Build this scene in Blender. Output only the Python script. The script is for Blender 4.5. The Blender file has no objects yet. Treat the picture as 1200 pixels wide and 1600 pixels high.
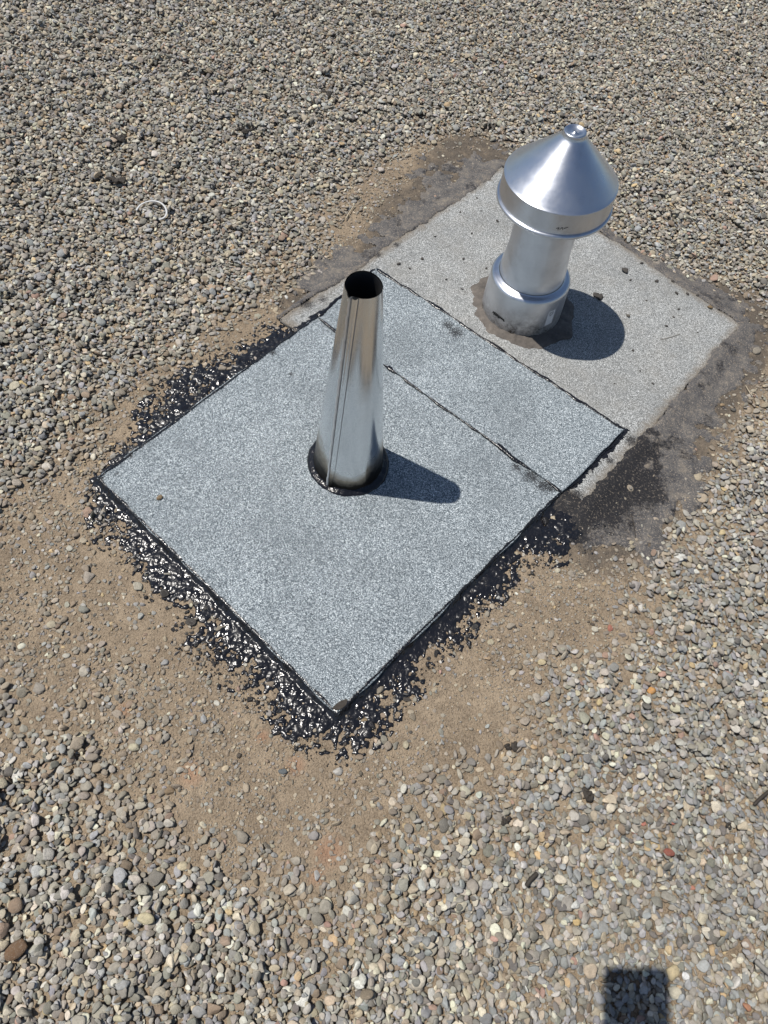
import bpy, bmesh, math, random
import numpy as np
from mathutils import Matrix, Vector

random.seed(7)
RNG = np.random.default_rng(11)
scene = bpy.context.scene
col = scene.collection

# ------------------------------------------------------------------ camera
F_PX, PITCH, ROLL, CAM_H = 1109.6, 1.0357, 0.2095, 1.0
cp, sp, cr, sr = math.cos(PITCH), math.sin(PITCH), math.cos(ROLL), math.sin(ROLL)
FW = np.array([0, cp, -sp]); _r = np.array([1.0, 0, 0]); _u = np.array([0, sp, cp])
RT = cr * _r + sr * _u
UP = -sr * _r + cr * _u
CAM = np.array([0, 0, CAM_H])
cam_d = bpy.data.cameras.new('camera'); cam = bpy.data.objects.new('camera', cam_d); col.objects.link(cam)
cam_d.sensor_fit = 'VERTICAL'; cam_d.sensor_height = 36.0; cam_d.lens = 36.0 * F_PX / 1600.0
cam_d.clip_start = 0.002; cam_d.clip_end = 500
M = Matrix.Identity(4)
for i in range(3):
    M[i][0] = RT[i]; M[i][1] = UP[i]; M[i][2] = -FW[i]; M[i][3] = CAM[i]
cam.matrix_world = M
scene.camera = cam
scene.render.resolution_x = 768; scene.render.resolution_y = 1024

def ray(px, py):
    return FW + (px - 600) / F_PX * RT - (py - 800) / F_PX * UP
def G(px, py, z=0.0):                       # photo pixel -> point on the roof plane (height z)
    d = ray(px, py); t = (CAM_H - z) / -d[2]; p = CAM + t * d
    return np.array([p[0], p[1]])
def GP(pts, z=0.0): return np.array([G(x, y, z) for x, y in pts])

# ------------------------------------------------------------------ world, sun, exposure
LD = ray(1020.8, 1563.0); LD = LD / np.linalg.norm(LD)       # direction the sunlight travels
SUN_EL = math.asin(-LD[2])
w = bpy.data.worlds.new('World'); scene.world = w; w.use_nodes = True
nt = w.node_tree; bg = nt.nodes['Background']
sky = nt.nodes.new('ShaderNodeTexSky'); sky.sky_type = 'NISHITA'; sky.sun_disc = False
sky.sun_elevation = SUN_EL; sky.sun_rotation = math.atan2(-LD[0], -LD[1])
sky.air_density = 1.0; sky.dust_density = 0.6
nt.links.new(sky.outputs[0], bg.inputs[0]); bg.inputs[1].default_value = 0.074
sl = bpy.data.lights.new('sun', 'SUN'); sl.energy = 4.5; sl.angle = math.radians(0.53); sl.color = (1.0, 0.955, 0.89)
sun = bpy.data.objects.new('sun', sl); col.objects.link(sun)
sun.rotation_euler = Vector(LD).to_track_quat('-Z', 'Y').to_euler(); sun.location = (-3, 0, 6)
vs = scene.view_settings
vs.view_transform = 'Standard'; vs.look = 'None'; vs.exposure = 0.20; vs.gamma = 1.0; vs.use_curve_mapping = False
try:
    scene.cycles.max_bounces = 6; scene.cycles.diffuse_bounces = 3
except Exception: pass

# ------------------------------------------------------------------ numpy noise and polygons
def _hash(ix, iy, seed):
    h = (ix.astype(np.int64) * 374761393 + iy.astype(np.int64) * 668265263 + seed * 1442695041) & 0xffffffff
    h = ((h ^ (h >> 13)) * 1274126177) & 0xffffffff
    h = ((h ^ (h >> 16)) * 2246822519) & 0xffffffff
    return ((h ^ (h >> 15)) & 0xffffff) / float(0xffffff)
def vnoise(x, y, s, seed):
    x = x / s; y = y / s; ix = np.floor(x); iy = np.floor(y); fx = x - ix; fy = y - iy
    fx = fx * fx * (3 - 2 * fx); fy = fy * fy * (3 - 2 * fy)
    a = _hash(ix, iy, seed); b = _hash(ix + 1, iy, seed); c = _hash(ix, iy + 1, seed); d = _hash(ix + 1, iy + 1, seed)
    return (a * (1 - fx) + b * fx) * (1 - fy) + (c * (1 - fx) + d * fx) * fy
def fbm(x, y, s, seed, o=3):
    v = 0; a = 0.5; t = 0
    for k in range(o):
        v = v + a * vnoise(x + 17.3 * k, y - 9.1 * k, s / 2 ** k, seed + k * 31); t += a; a *= 0.5
    return v / t
def worley(x, y, s, seed):                 # distance to nearest cell point, in cell units, and that cell's id
    X = x / s; Y = y / s; ix = np.floor(X); iy = np.floor(Y); best = np.full(X.shape, 9.0); idv = np.zeros(X.shape)
    for dx in (-1, 0, 1):
        for dy in (-1, 0, 1):
            cx = ix + dx; cy = iy + dy
            px = cx + 0.1 + 0.8 * _hash(cx, cy, seed); py = cy + 0.1 + 0.8 * _hash(cx, cy, seed + 77)
            d = np.hypot(px - X, py - Y); m = d < best
            best = np.where(m, d, best); idv = np.where(m, _hash(cx, cy, seed + 191), idv)
    return best, idv
def sdf(poly, x, y):                        # positive inside
    poly = np.asarray(poly); n = len(poly); d = np.full(x.shape, 1e9); ins = np.zeros(x.shape, bool)
    for i in range(n):
        a = poly[i]; b = poly[(i + 1) % n]; ab = b - a; L2 = ab @ ab + 1e-12
        t = np.clip(((x - a[0]) * ab[0] + (y - a[1]) * ab[1]) / L2, 0, 1)
        d = np.minimum(d, np.hypot(x - a[0] - t * ab[0], y - a[1] - t * ab[1]))
        c = (a[1] > y) != (b[1] > y)
        xi = a[0] + (y - a[1]) * ab[0] / (ab[1] if abs(ab[1]) > 1e-12 else 1e-12)
        ins ^= c & (x < xi)
    return np.where(ins, d, -d)
def sstep(a, b, v):
    t = np.clip((v - a) / (b - a), 0, 1); return t * t * (3 - 2 * t)
def blobs(x, y, lst):                       # soft spots listed as (px, py, radius_px)
    v = np.zeros(x.shape)
    for px, py, rp in lst:
        c = G(px, py); r = np.linalg.norm(G(px + rp, py) - c)
        v = np.maximum(v, np.exp(-((x - c[0]) ** 2 + (y - c[1]) ** 2) / (r * r)))
    return v

Z_OLD, Z_FRONT, Z_STRIP = 0.0040, 0.0085, 0.0125
FRONT = GP([(151, 747), (527, 1118), (880, 767), (503, 488)], Z_FRONT)
STRIP = GP([(497, 495), (880, 768), (975, 672), (588, 419)], Z_STRIP)
OLD = GP([(785, 260), (1160, 508), (912, 788), (438, 500)], Z_OLD)
SHEETS = GP([(151, 747), (527, 1118), (880, 767), (975, 672), (588, 419), (503, 488)], Z_FRONT)
BARE = GP([(590, 262), (640, 225), (720, 200), (800, 215), (900, 300), (965, 352), (1015, 398), (1070, 425), (1130, 440), (1210, 500),
           (1215, 560), (1150, 680), (1115, 780), (1050, 850), (985, 900), (925, 985), (870, 1000), (860, 1080), (830, 1170), (770, 1240),
           (690, 1280), (640, 1310), (595, 1370), (545, 1390), (490, 1360), (400, 1320), (335, 1262), (245, 1222), (170, 1175), (118, 1105),
           (60, 1050), (-30, 1000), (-40, 850), (40, 790), (95, 728), (150, 655), (215, 590), (290, 525), (400, 490), (470, 425), (520, 375), (560, 320)])
TAR_OUT = GP([(132, 745), (128, 800), (145, 850), (190, 885), (225, 950), (262, 1000), (300, 1045), (345, 1080), (400, 1120), (440, 1165), (490, 1195),
              (545, 1200), (600, 1165), (640, 1110), (700, 1060), (750, 990), (800, 930), (850, 890), (905, 880), (960, 850), (985, 790), (1010, 730),
              (1000, 668), (975, 665), (700, 640), (505, 483), (485, 470), (440, 468), (425, 490), (380, 520), (320, 550), (250, 590), (205, 640), (180, 690)])
OLDTAR = GP([(430, 470), (470, 440), (530, 400), (570, 365), (600, 310), (640, 285), (690, 215), (760, 200), (810, 225), (860, 250), (960, 350), (1030, 385),
             (1110, 425), (1190, 465), (1215, 530), (1190, 590), (1140, 660), (1100, 720), (1060, 800), (1010, 880), (930, 890), (880, 860), (860, 800)])

# ------------------------------------------------------------------ material helpers
def mat(name):
    m = bpy.data.materials.new(name); m.use_nodes = True
    n = m.node_tree; return m, n, n.nodes['Principled BSDF']
def N(n, t, **kw):
    x = n.nodes.new(t)
    for k, v in kw.items():
        if k.startswith('i_'): x.inputs[k[2:].replace('_', ' ')].default_value = v
        else: setattr(x, k, v)
    return x
def ramp(n, fac, stops, interp='LINEAR'):
    r = n.nodes.new('ShaderNodeValToRGB'); r.color_ramp.interpolation = interp
    e = r.color_ramp.elements
    while len(e) < len(stops): e.new(0.5)
    for k, (p, c) in enumerate(stops):
        e[k].position = p; e[k].color = (c, c, c, 1) if not hasattr(c, '__len__') else (*c, 1)
    n.links.new(fac, r.inputs[0]); return r.outputs[0]
def mix(n, fac, a, b, bt='MIX'):
    x = n.nodes.new('ShaderNodeMix'); x.data_type = 'RGBA'; x.blend_type = bt
    for s, v in ((0, fac), (6, a), (7, b)):
        if hasattr(v, 'is_linked') or hasattr(v, 'links'): n.links.new(v, x.inputs[s])
        else: x.inputs[s].default_value = v if s == 0 else ((*v, 1) if len(v) == 3 else v)
    return x.outputs[2]
def noise(n, vec, scale, detail=3, rough=0.55):
    x = N(n, 'ShaderNodeTexNoise'); x.inputs['Scale'].default_value = scale; x.inputs['Detail'].default_value = detail
    x.inputs['Roughness'].default_value = rough
    if vec is not None: n.links.new(vec, x.inputs['Vector'])
    return x.outputs[0]
def voro(n, vec, scale, out='Color'):
    x = N(n, 'ShaderNodeTexVoronoi'); x.inputs['Scale'].default_value = scale
    if vec is not None: n.links.new(vec, x.inputs['Vector'])
    return x.outputs[out]
def attr(n, name, typ='GEOMETRY', out='Fac'):
    x = N(n, 'ShaderNodeAttribute'); x.attribute_name = name; x.attribute_type = typ; return x.outputs[out]
def bump(n, h, strength, dist, prev=None):
    b = N(n, 'ShaderNodeBump'); b.inputs['Strength'].default_value = strength; b.inputs['Distance'].default_value = dist
    n.links.new(h, b.inputs['Height'])
    if prev is not None: n.links.new(prev, b.inputs['Normal'])
    return b.outputs[0]
def math_(n, op, a, b=None):
    x = N(n, 'ShaderNodeMath'); x.operation = op
    for s, v in ((0, a), (1, b)):
        if v is None: continue
        if hasattr(v, 'links'): n.links.new(v, x.inputs[s])
        else: x.inputs[s].default_value = v
    return x.outputs[0]
def geo_pos(n): return N(n, 'ShaderNodeNewGeometry').outputs['Position']
def obj_co(n): return N(n, 'ShaderNodeTexCoord').outputs['Object']
def S(r, g, b):                             # sRGB 0-255 -> linear
    f = lambda c: (c / 12.92 if c <= 0.04045 else ((c + 0.055) / 1.055) ** 2.4)
    return tuple(f(v / 255.0) for v in (r, g, b))

# soil of the roof
m_soil, n, p = mat('dusty_roof_soil')
P = geo_pos(n)
c = ramp(n, noise(n, P, 14, 5, 0.65), [(0.3, (0.20, 0.152, 0.103)), (0.5, (0.295, 0.228, 0.157)), (0.72, (0.38, 0.30, 0.21))])
c = mix(n, ramp(n, noise(n, P, 48, 5, 0.75), [(0.40, 0.55), (0.56, 0.0)]), c, (0.115, 0.086, 0.060))
c = mix(n, ramp(n, noise(n, P, 320, 3, 0.7), [(0.38, 0.0), (0.68, 0.65)]), c, (0.36, 0.29, 0.21))
c = mix(n, ramp(n, noise(n, P, 190, 4, 0.75), [(0.58, 0.0), (0.72, 0.8)]), c, (0.075, 0.055, 0.038))
c = mix(n, ramp(n, attr(n, 'red'), [(0.2, 0.0), (1.0, 0.5)]), c, (0.36, 0.18, 0.105))
gr = math_(n, 'ADD', attr(n, 'grey'), math_(n, 'MULTIPLY', math_(n, 'SUBTRACT', noise(n, P, 45, 4, 0.7), 0.5), 1.1))
c = mix(n, ramp(n, gr, [(0.35, 0.0), (0.85, 0.85)]), c, (0.085, 0.074, 0.063))
n.links.new(c, p.inputs['Base Color']); p.inputs['Roughness'].default_value = 0.95; p.inputs['Specular IOR Level'].default_value = 0.2
b = bump(n, noise(n, P, 70, 4, 0.7), 0.6, 0.008); b = bump(n, noise(n, P, 260, 4, 0.7), 0.9, 0.0045, b); b = bump(n, voro(n, P, 420, 'Distance'), 0.5, 0.0015, b)
n.links.new(b, p.inputs['Normal'])

# far gravel (beyond where single stones can be told apart)
m_far, n, p = mat('far_gravel')
P = geo_pos(n); vc = N(n, 'ShaderNodeTexVoronoi'); vc.inputs['Scale'].default_value = 75; n.links.new(P, vc.inputs['Vector'])
sep = N(n, 'ShaderNodeSeparateColor'); n.links.new(vc.outputs['Color'], sep.inputs[0])
c = ramp(n, sep.outputs[0], [(0.0, S(78, 72, 62)), (0.3, S(112, 105, 92)), (0.55, S(122, 121, 118)), (0.8, S(146, 132, 110)), (1.0, S(190, 176, 150))])
c = mix(n, ramp(n, vc.outputs['Distance'], [(0.42, 0.0), (0.75, 0.8)]), c, (0.03, 0.025, 0.02))
n.links.new(c, p.inputs['Base Color']); p.inputs['Roughness'].default_value = 0.9
inv = math_(n, 'SUBTRACT', 1.0, vc.outputs['Distance']); n.links.new(bump(n, inv, 1.0, 0.012), p.inputs['Normal'])

# pebbles: colour comes with each stone
m_peb, n, p = mat('river_pebble')
O = obj_co(n); pc = attr(n, 'pcol', 'INSTANCER', 'Color'); tarry = attr(n, 'ptar', 'INSTANCER', 'Fac'); off = attr(n, 'poff', 'INSTANCER', 'Vector')
va = N(n, 'ShaderNodeVectorMath'); n.links.new(O, va.inputs[0]); n.links.new(off, va.inputs[1]); V = va.outputs[0]
c = mix(n, ramp(n, noise(n, V, 1.6, 5, 0.65), [(0.35, 0.35), (0.65, 0.0)]), pc, (0.10, 0.085, 0.066))
c = mix(n, ramp(n, noise(n, V, 5.0, 4, 0.7), [(0.52, 0.0), (0.72, 0.45)]), c, (0.40, 0.35, 0.28))
c = mix(n, ramp(n, noise(n, V, 11.0, 2, 0.6), [(0.30, 0.55), (0.44, 0.0)]), c, (0.07, 0.06, 0.05))
c = mix(n, tarry, c, (0.009, 0.009, 0.011)); n.links.new(c, p.inputs['Base Color'])
n.links.new(ramp(n, tarry, [(0, 0.72), (1, 0.30)]), p.inputs['Roughness']); p.inputs['Specular IOR Level'].default_value = 0.4
n.links.new(bump(n, noise(n, V, 6.0, 4, 0.6), 0.35, 0.12), p.inputs['Normal'])

# granulated roofing sheet; 'stain' is bitumen on it, 'dust' dirt on it
def granule_mat(name, tones, dusty):
    m, n, p = mat(name); P = geo_pos(n)
    sp_ = N(n, 'ShaderNodeSeparateColor'); n.links.new(voro(n, P, 1050), sp_.inputs[0])
    s2 = N(n, 'ShaderNodeSeparateColor'); n.links.new(voro(n, P, 700), s2.inputs[0])
    v = math_(n, 'ADD', math_(n, 'MULTIPLY', sp_.outputs[0], 0.72), math_(n, 'MULTIPLY', s2.outputs[1], 0.28))
    c = ramp(n, v, tones)
    c = mix(n, ramp(n, noise(n, P, 9, 4, 0.6), [(0.33, 0.36), (0.60, 0.0)]), c, tuple(0.5 * k for k in tones[len(tones) // 2][1]))
    if dusty:
        c = mix(n, ramp(n, noise(n, P, 16, 5, 0.7), [(0.44, 0.0), (0.74, 0.28)]), c, (0.28, 0.255, 0.215))
    d = math_(n, 'ADD', attr(n, 'dust'), math_(n, 'MULTIPLY', math_(n, 'SUBTRACT', noise(n, P, 60, 4, 0.75), 0.5), 0.9))
    c = mix(n, ramp(n, d, [(0.30, 0.0), (0.85, 0.85)]), c, (0.17, 0.138, 0.10))
    st = math_(n, 'ADD', attr(n, 'stain'), math_(n, 'MULTIPLY', math_(n, 'SUBTRACT', noise(n, P, 420, 4, 0.9), 0.5), 2.3))
    c = mix(n, ramp(n, st, [(0.46, 0.0), (0.62, 0.93)]), c, (0.014, 0.014, 0.016))
    n.links.new(c, p.inputs['Base Color']); p.inputs['Roughness'].default_value = 0.85; p.inputs['Specular IOR Level'].default_value = 0.35
    b = bump(n, voro(n, P, 1050, 'Distance'), 0.8, 0.0009); b = bump(n, noise(n, P, 25, 3), 0.25, 0.004, b)
    n.links.new(b, p.inputs['Normal']); return m
m_new = granule_mat('new_granules', [(0.16, (0.030, 0.039, 0.048)), (0.32, (0.108, 0.131, 0.147)), (0.52, (0.220, 0.254, 0.275)), (0.70, (0.345, 0.390, 0.412)), (0.88, (0.74, 0.79, 0.81))], False)
m_old = granule_mat('old_granules', [(0.14, (0.055, 0.058, 0.058)), (0.32, (0.165, 0.170, 0.166)), (0.53, (0.280, 0.288, 0.282)), (0.73, (0.40, 0.408, 0.40)), (0.9, (0.78, 0.79, 0.775))], True)

m_tar, n, p = mat('fresh_bitumen')
P = geo_pos(n)
p.inputs['Base Color'].default_value = (0.0085, 0.0085, 0.0105, 1); p.inputs['Specular IOR Level'].default_value = 0.55
c = mix(n, ramp(n, noise(n, P, 110, 4, 0.75), [(0.66, 0.0), (0.78, 0.6)]), (0.0085, 0.0085, 0.0105), (0.10, 0.078, 0.055))
n.links.new(c, p.inputs['Base Color'])
n.links.new(ramp(n, noise(n, P, 60, 3), [(0.35, 0.15), (0.65, 0.36)]), p.inputs['Roughness'])
b = bump(n, noise(n, P, 190, 1.5, 0.5), 0.8, 0.0016); n.links.new(b, p.inputs['Normal'])

m_bead, n, p = mat('bitumen_bead')
P = geo_pos(n); p.inputs['Base Color'].default_value = (0.008, 0.008, 0.010, 1)
p.inputs['Roughness'].default_value = 0.22; n.links.new(bump(n, noise(n, P, 260, 2), 0.5, 0.0018), p.inputs['Normal'])

m_wtar, n, p = mat('weathered_mastic')
P = geo_pos(n)
c = ramp(n, noise(n, P, 30, 6, 0.78), [(0.34, (0.042, 0.042, 0.046)), (0.52, (0.088, 0.084, 0.082)), (0.70, (0.18, 0.155, 0.125))])
c = mix(n, ramp(n, noise(n, P, 420, 2, 0.6), [(0.55, 0.0), (0.70, 0.75)]), c, (0.33, 0.28, 0.22))
c = mix(n, ramp(n, noise(n, P, 75, 5, 0.8), [(0.58, 0.0), (0.70, 0.7)]), c, (0.24, 0.19, 0.135))
c = mix(n, ramp(n, math_(n, 'ADD', attr(n, 'black'), math_(n, 'MULTIPLY', math_(n, 'SUBTRACT', noise(n, P, 150, 5, 0.85), 0.5), 1.7)), [(0.3, 0.0), (0.62, 0.96)]), c, (0.010, 0.010, 0.012))
c = mix(n, ramp(n, noise(n, P, 260, 4, 0.8), [(0.56, 0.0), (0.66, 0.8)]), c, (0.22, 0.185, 0.145))
n.links.new(c, p.inputs['Base Color']); p.inputs['Roughness'].default_value = 0.75; p.inputs['Specular IOR Level'].default_value = 0.3
b = bump(n, noise(n, P, 90, 4, 0.65), 0.6, 0.004); b = bump(n, noise(n, P, 500, 2), 0.4, 0.001, b); n.links.new(b, p.inputs['Normal'])

m_skirt, n, p = mat('dusty_mastic_skirt')
P = geo_pos(n)
c = ramp(n, noise(n, P, 40, 5, 0.7), [(0.3, (0.055, 0.048, 0.042)), (0.55, (0.105, 0.09, 0.077)), (0.75, (0.17, 0.148, 0.125))])
n.links.new(c, p.inputs['Base Color']); p.inputs['Roughness'].default_value = 0.8
n.links.new(bump(n, noise(n, P, 120, 4), 0.6, 0.004), p.inputs['Normal'])

def simple(name, c, rough=0.6, metal=0.0, spec=0.5):
    m, n, p = mat(name); p.inputs['Base Color'].default_value = (*c, 1); p.inputs['Roughness'].default_value = rough
    p.inputs['Metallic'].default_value = metal; p.inputs['Specular IOR Level'].default_value = spec
    P = obj_co(n); n.links.new(ramp(n, noise(n, P, 180, 3), [(0.3, max(0.02, rough - 0.12)), (0.7, min(1, rough + 0.12))]), p.inputs['Roughness'])
    return m

# spun aluminium: fine turning lines round the axis
m_alu, n, p = mat('spun_aluminium')
O = obj_co(n); p.inputs['Metallic'].default_value = 1.0
sx = N(n, 'ShaderNodeSeparateXYZ'); n.links.new(O, sx.inputs[0])
cx = N(n, 'ShaderNodeCombineXYZ'); n.links.new(sx.outputs[2], cx.inputs[2])
rr = N(n, 'ShaderNodeVectorMath', operation='LENGTH')
cxy = N(n, 'ShaderNodeCombineXYZ'); n.links.new(sx.outputs[0], cxy.inputs[0]); n.links.new(sx.outputs[1], cxy.inputs[1]); n.links.new(cxy.outputs[0], rr.inputs[0])
n.links.new(rr.outputs['Value'], cx.inputs[0])
lines = noise(n, cx.outputs[0], 900, 3, 0.7)
blot = noise(n, O, 22, 5, 0.65)
c = mix(n, ramp(n, blot, [(0.35, 0.0), (0.75, 0.35)]), (0.66, 0.68, 0.72), (0.46, 0.48, 0.52))
c = mix(n, ramp(n, noise(n, O, 90, 6, 0.85), [(0.64, 0.0), (0.70, 0.55)]), c, (0.82, 0.83, 0.84))
c = mix(n, ramp(n, noise(n, O, 13, 6, 0.75), [(0.52, 0.0), (0.72, 0.4)]), c, (0.40, 0.38, 0.35))
low = math_(n, 'MULTIPLY', attr(n, 'grime'), ramp(n, noise(n, O, 55, 4, 0.75), [(0.35, 0.2), (0.65, 1.0)]))
c = mix(n, low, c, (0.075, 0.06, 0.045)); n.links.new(c, p.inputs['Base Color'])
n.links.new(math_(n, 'ADD', ramp(n, blot, [(0.3, 0.27), (0.7, 0.40)]), math_(n, 'MULTIPLY', low, 0.35)), p.inputs['Roughness'])
p.inputs['Anisotropic'].default_value = 0.5; p.inputs['Anisotropic Rotation'].default_value = 0.25
tg = N(n, 'ShaderNodeTangent'); tg.direction_type = 'RADIAL'; tg.axis = 'Z'; n.links.new(tg.outputs[0], p.inputs['Tangent'])
n.links.new(bump(n, lines, 0.10, 0.0006, bump(n, noise(n, O, 35, 2), 0.06, 0.004)), p.inputs['Normal'])

m_galv, n, p = mat('galvanised_steel')
O = obj_co(n); p.inputs['Metallic'].default_value = 1.0
mp = N(n, 'ShaderNodeMapping'); mp.inputs['Scale'].default_value = (1, 1, 0.12); n.links.new(O, mp.inputs['Vector'])
c = mix(n, ramp(n, noise(n, mp.outputs[0], 60, 4, 0.6), [(0.35, 0.0), (0.75, 0.45)]), (0.78, 0.81, 0.83), (0.58, 0.61, 0.64))
gm = attr(n, 'grime'); gg = math_(n, 'ADD', gm, math_(n, 'MULTIPLY', math_(n, 'SUBTRACT', noise(n, O, 40, 4, 0.7), 0.5), math_(n, 'MULTIPLY', ramp(n, gm, [(0, 0), (0.2, 1)]), 0.6)))
c = mix(n, ramp(n, gg, [(0.12, 0.0), (0.45, 0.75)]), c, (0.24, 0.18, 0.10))
c = mix(n, ramp(n, gg, [(0.42, 0.0), (0.75, 0.97)]), c, (0.015, 0.014, 0.014)); n.links.new(c, p.inputs['Base Color'])
n.links.new(math_(n, 'ADD', ramp(n, noise(n, O, 30, 4), [(0.3, 0.17), (0.7, 0.27)]), math_(n, 'MULTIPLY', gm, 0.3)), p.inputs['Roughness'])
n.links.new(bump(n, noise(n, mp.outputs[0], 30, 3), 0.10, 0.004), p.inputs['Normal'])
m_seam = simple('dull_seam_steel', (0.42, 0.43, 0.45), 0.35, 1.0)
m_solder = simple('solder', (0.74, 0.74, 0.75), 0.45, 1.0)
m_groove = simple('seam_shade', (0.30, 0.305, 0.315), 0.45, 0.8)  # darker grey than the cone: shade along the seam put into colour
m_inner = simple('dark_inside', (0.02, 0.02, 0.021), 0.7)  # near-black lining inside the cone and under the cap
m_ink = simple('black_marker_ink', (0.012, 0.012, 0.013), 0.6)
m_stick = simple('silver_sticker', (0.62, 0.62, 0.63), 0.4, 0.0)
m_clod = simple('dried_tar_clod', (0.045, 0.04, 0.035), 0.85)
m_white = simple('white_plastic', (0.50, 0.50, 0.49), 0.5)
m_straw = simple('pale_straw', (0.42, 0.36, 0.26), 0.7)
m_gstraw = simple('grey_straw', (0.20, 0.19, 0.17), 0.8)
m_leaf = simple('dark_leaf_scrap', (0.03, 0.024, 0.018), 0.8)
m_phone = simple('black_phone_shell', (0.015, 0.015, 0.017), 0.35)
m_glass = simple('phone_glass', (0.01, 0.01, 0.012), 0.08)

# ------------------------------------------------------------------ object helpers
def tag(o, label, cat=None, group=None, kind=None):
    o['label'] = label
    if cat: o['category'] = cat
    if group: o['group'] = group
    if kind: o['kind'] = kind
    return o
def link(name, me, m, parent=None, smooth=True):
    if m is not None and not me.materials: me.materials.append(m)
    o = bpy.data.objects.new(name, me); col.objects.link(o)
    if parent is not None: o.parent = parent
    if smooth: me.polygons.foreach_set('use_smooth', np.ones(len(me.polygons), bool))
    return o
def empty(name, loc, rot=None):
    o = bpy.data.objects.new(name, None); col.objects.link(o); o.location = loc; o.empty_display_size = 0.05
    if rot is not None: o.rotation_mode = 'QUATERNION'; o.rotation_quaternion = rot
    return o
def pydata(name, v, f): 
    me = bpy.data.meshes.new(name); me.from_pydata(np.asarray(v).tolist() if not isinstance(v, list) else v, [], f); me.update(); return me
def quads(name, verts, faces):               # fast quad mesh from numpy arrays
    me = bpy.data.meshes.new(name); me.vertices.add(len(verts)); me.vertices.foreach_set('co', np.asarray(verts, np.float32).ravel())
    nf = len(faces); me.loops.add(nf * 4); me.loops.foreach_set('vertex_index', np.asarray(faces, np.int32).ravel())
    me.polygons.add(nf); me.polygons.foreach_set('loop_start', np.arange(0, nf * 4, 4, dtype=np.int32))
    me.polygons.foreach_set('loop_total', np.full(nf, 4, np.int32)); me.update(calc_edges=True); return me
def fattr(me, name, vals):
    a = me.attributes.new(name, 'FLOAT', 'POINT'); a.data.foreach_set('value', np.asarray(vals, np.float32))
def grid_faces(nx, ny):
    i = np.arange(nx * ny).reshape(ny, nx)
    return np.stack([i[:-1, :-1], i[:-1, 1:], i[1:, 1:], i[1:, :-1]], -1).reshape(-1, 4)

# ------------------------------------------------------------------ fields on the roof plane
X0, X1, Y0, Y1 = -1.62, 1.32, -0.62, 3.02
def fields(x, y):
    d = -sdf(BARE, x, y)                                     # > 0 out in the gravel
    nz = fbm(x, y, 0.16, 3, 4) - 0.5
    thick = sstep(-0.07, 0.12, d + nz * 0.24) ** 1.2               # 0 bare .. 1 full bed
    right = sstep(0.0, 0.35, (x - 0.12) - 0.25 * (y - 0.4)) * sstep(1.05, 0.75, y)   # settled, half buried stones lower right
    return d, thick, right
def soil_z(x, y, d, right):
    return 0.0022 * (fbm(x, y, 0.12, 21, 3) - 0.5) + 0.0016 * (fbm(x, y, 0.022, 5, 3) - 0.5) + 0.0045 * right * sstep(0.0, 0.1, d) * (0.5 + fbm(x, y, 0.07, 8, 2))

# roof surface: fine sheet in view, coarse skirt to the horizon
st = 0.005
gx = np.arange(X0, X1 + 1e-6, st); gy = np.arange(Y0, Y1 + 1e-6, st)
XX, YY = np.meshgrid(gx, gy); D, TH, RI = fields(XX, YY)
ZZ = soil_z(XX, YY, D, RI) - 0.003
ZZ = np.minimum(ZZ, np.where((sdf(OLD, XX, YY) > -0.004) | (sdf(SHEETS, XX, YY) > -0.004), -0.002, 1))
edge = np.minimum.reduce([XX - X0, X1 - XX, YY - Y0, Y1 - YY]); ZZ = np.where(edge < 0.003, -0.008, ZZ)
me = quads('roof_surface', np.stack([XX, YY, ZZ], -1).reshape(-1, 3), grid_faces(len(gx), len(gy)))
fattr(me, 'red', blobs(XX, YY, [(298, 1208, 22), (462, 1195, 16), (515, 1330, 26), (425, 1010, 12), (495, 1370, 14), (195, 1107, 14), (410, 1150, 12), (330, 1330, 8)]).ravel())
gsd = sdf(OLDTAR, XX, YY)
fattr(me, 'grey', (sstep(-0.07, 0.03, gsd) * 0.80 + 0.16 * sstep(0.55, 0.8, fbm(XX, YY, 0.25, 41, 3))).ravel())
roof = link('roof', me, m_soil); roof['kind'] = 'structure'; roof['label'] = 'dusty tan soil covering the flat gravel roof'
me = bpy.data.meshes.new('roof_far'); R_ = 70.0
xs = [-R_, X0, X1, R_]; ys = [-R_, Y0, Y1, R_]
vv = [(a, b_, -0.008) for b_ in ys for a in xs]
me.from_pydata(vv, [], [(j * 4 + i, j * 4 + i + 1, (j + 1) * 4 + i + 1, (j + 1) * 4 + i) for j in range(3) for i in range(3) if not (i == 1 and j == 1)])
rf = link('gravel_roof', me, m_far, None, False); rf['kind'] = 'structure'; rf['label'] = 'gravel covered roof stretching away beyond the patches'

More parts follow.
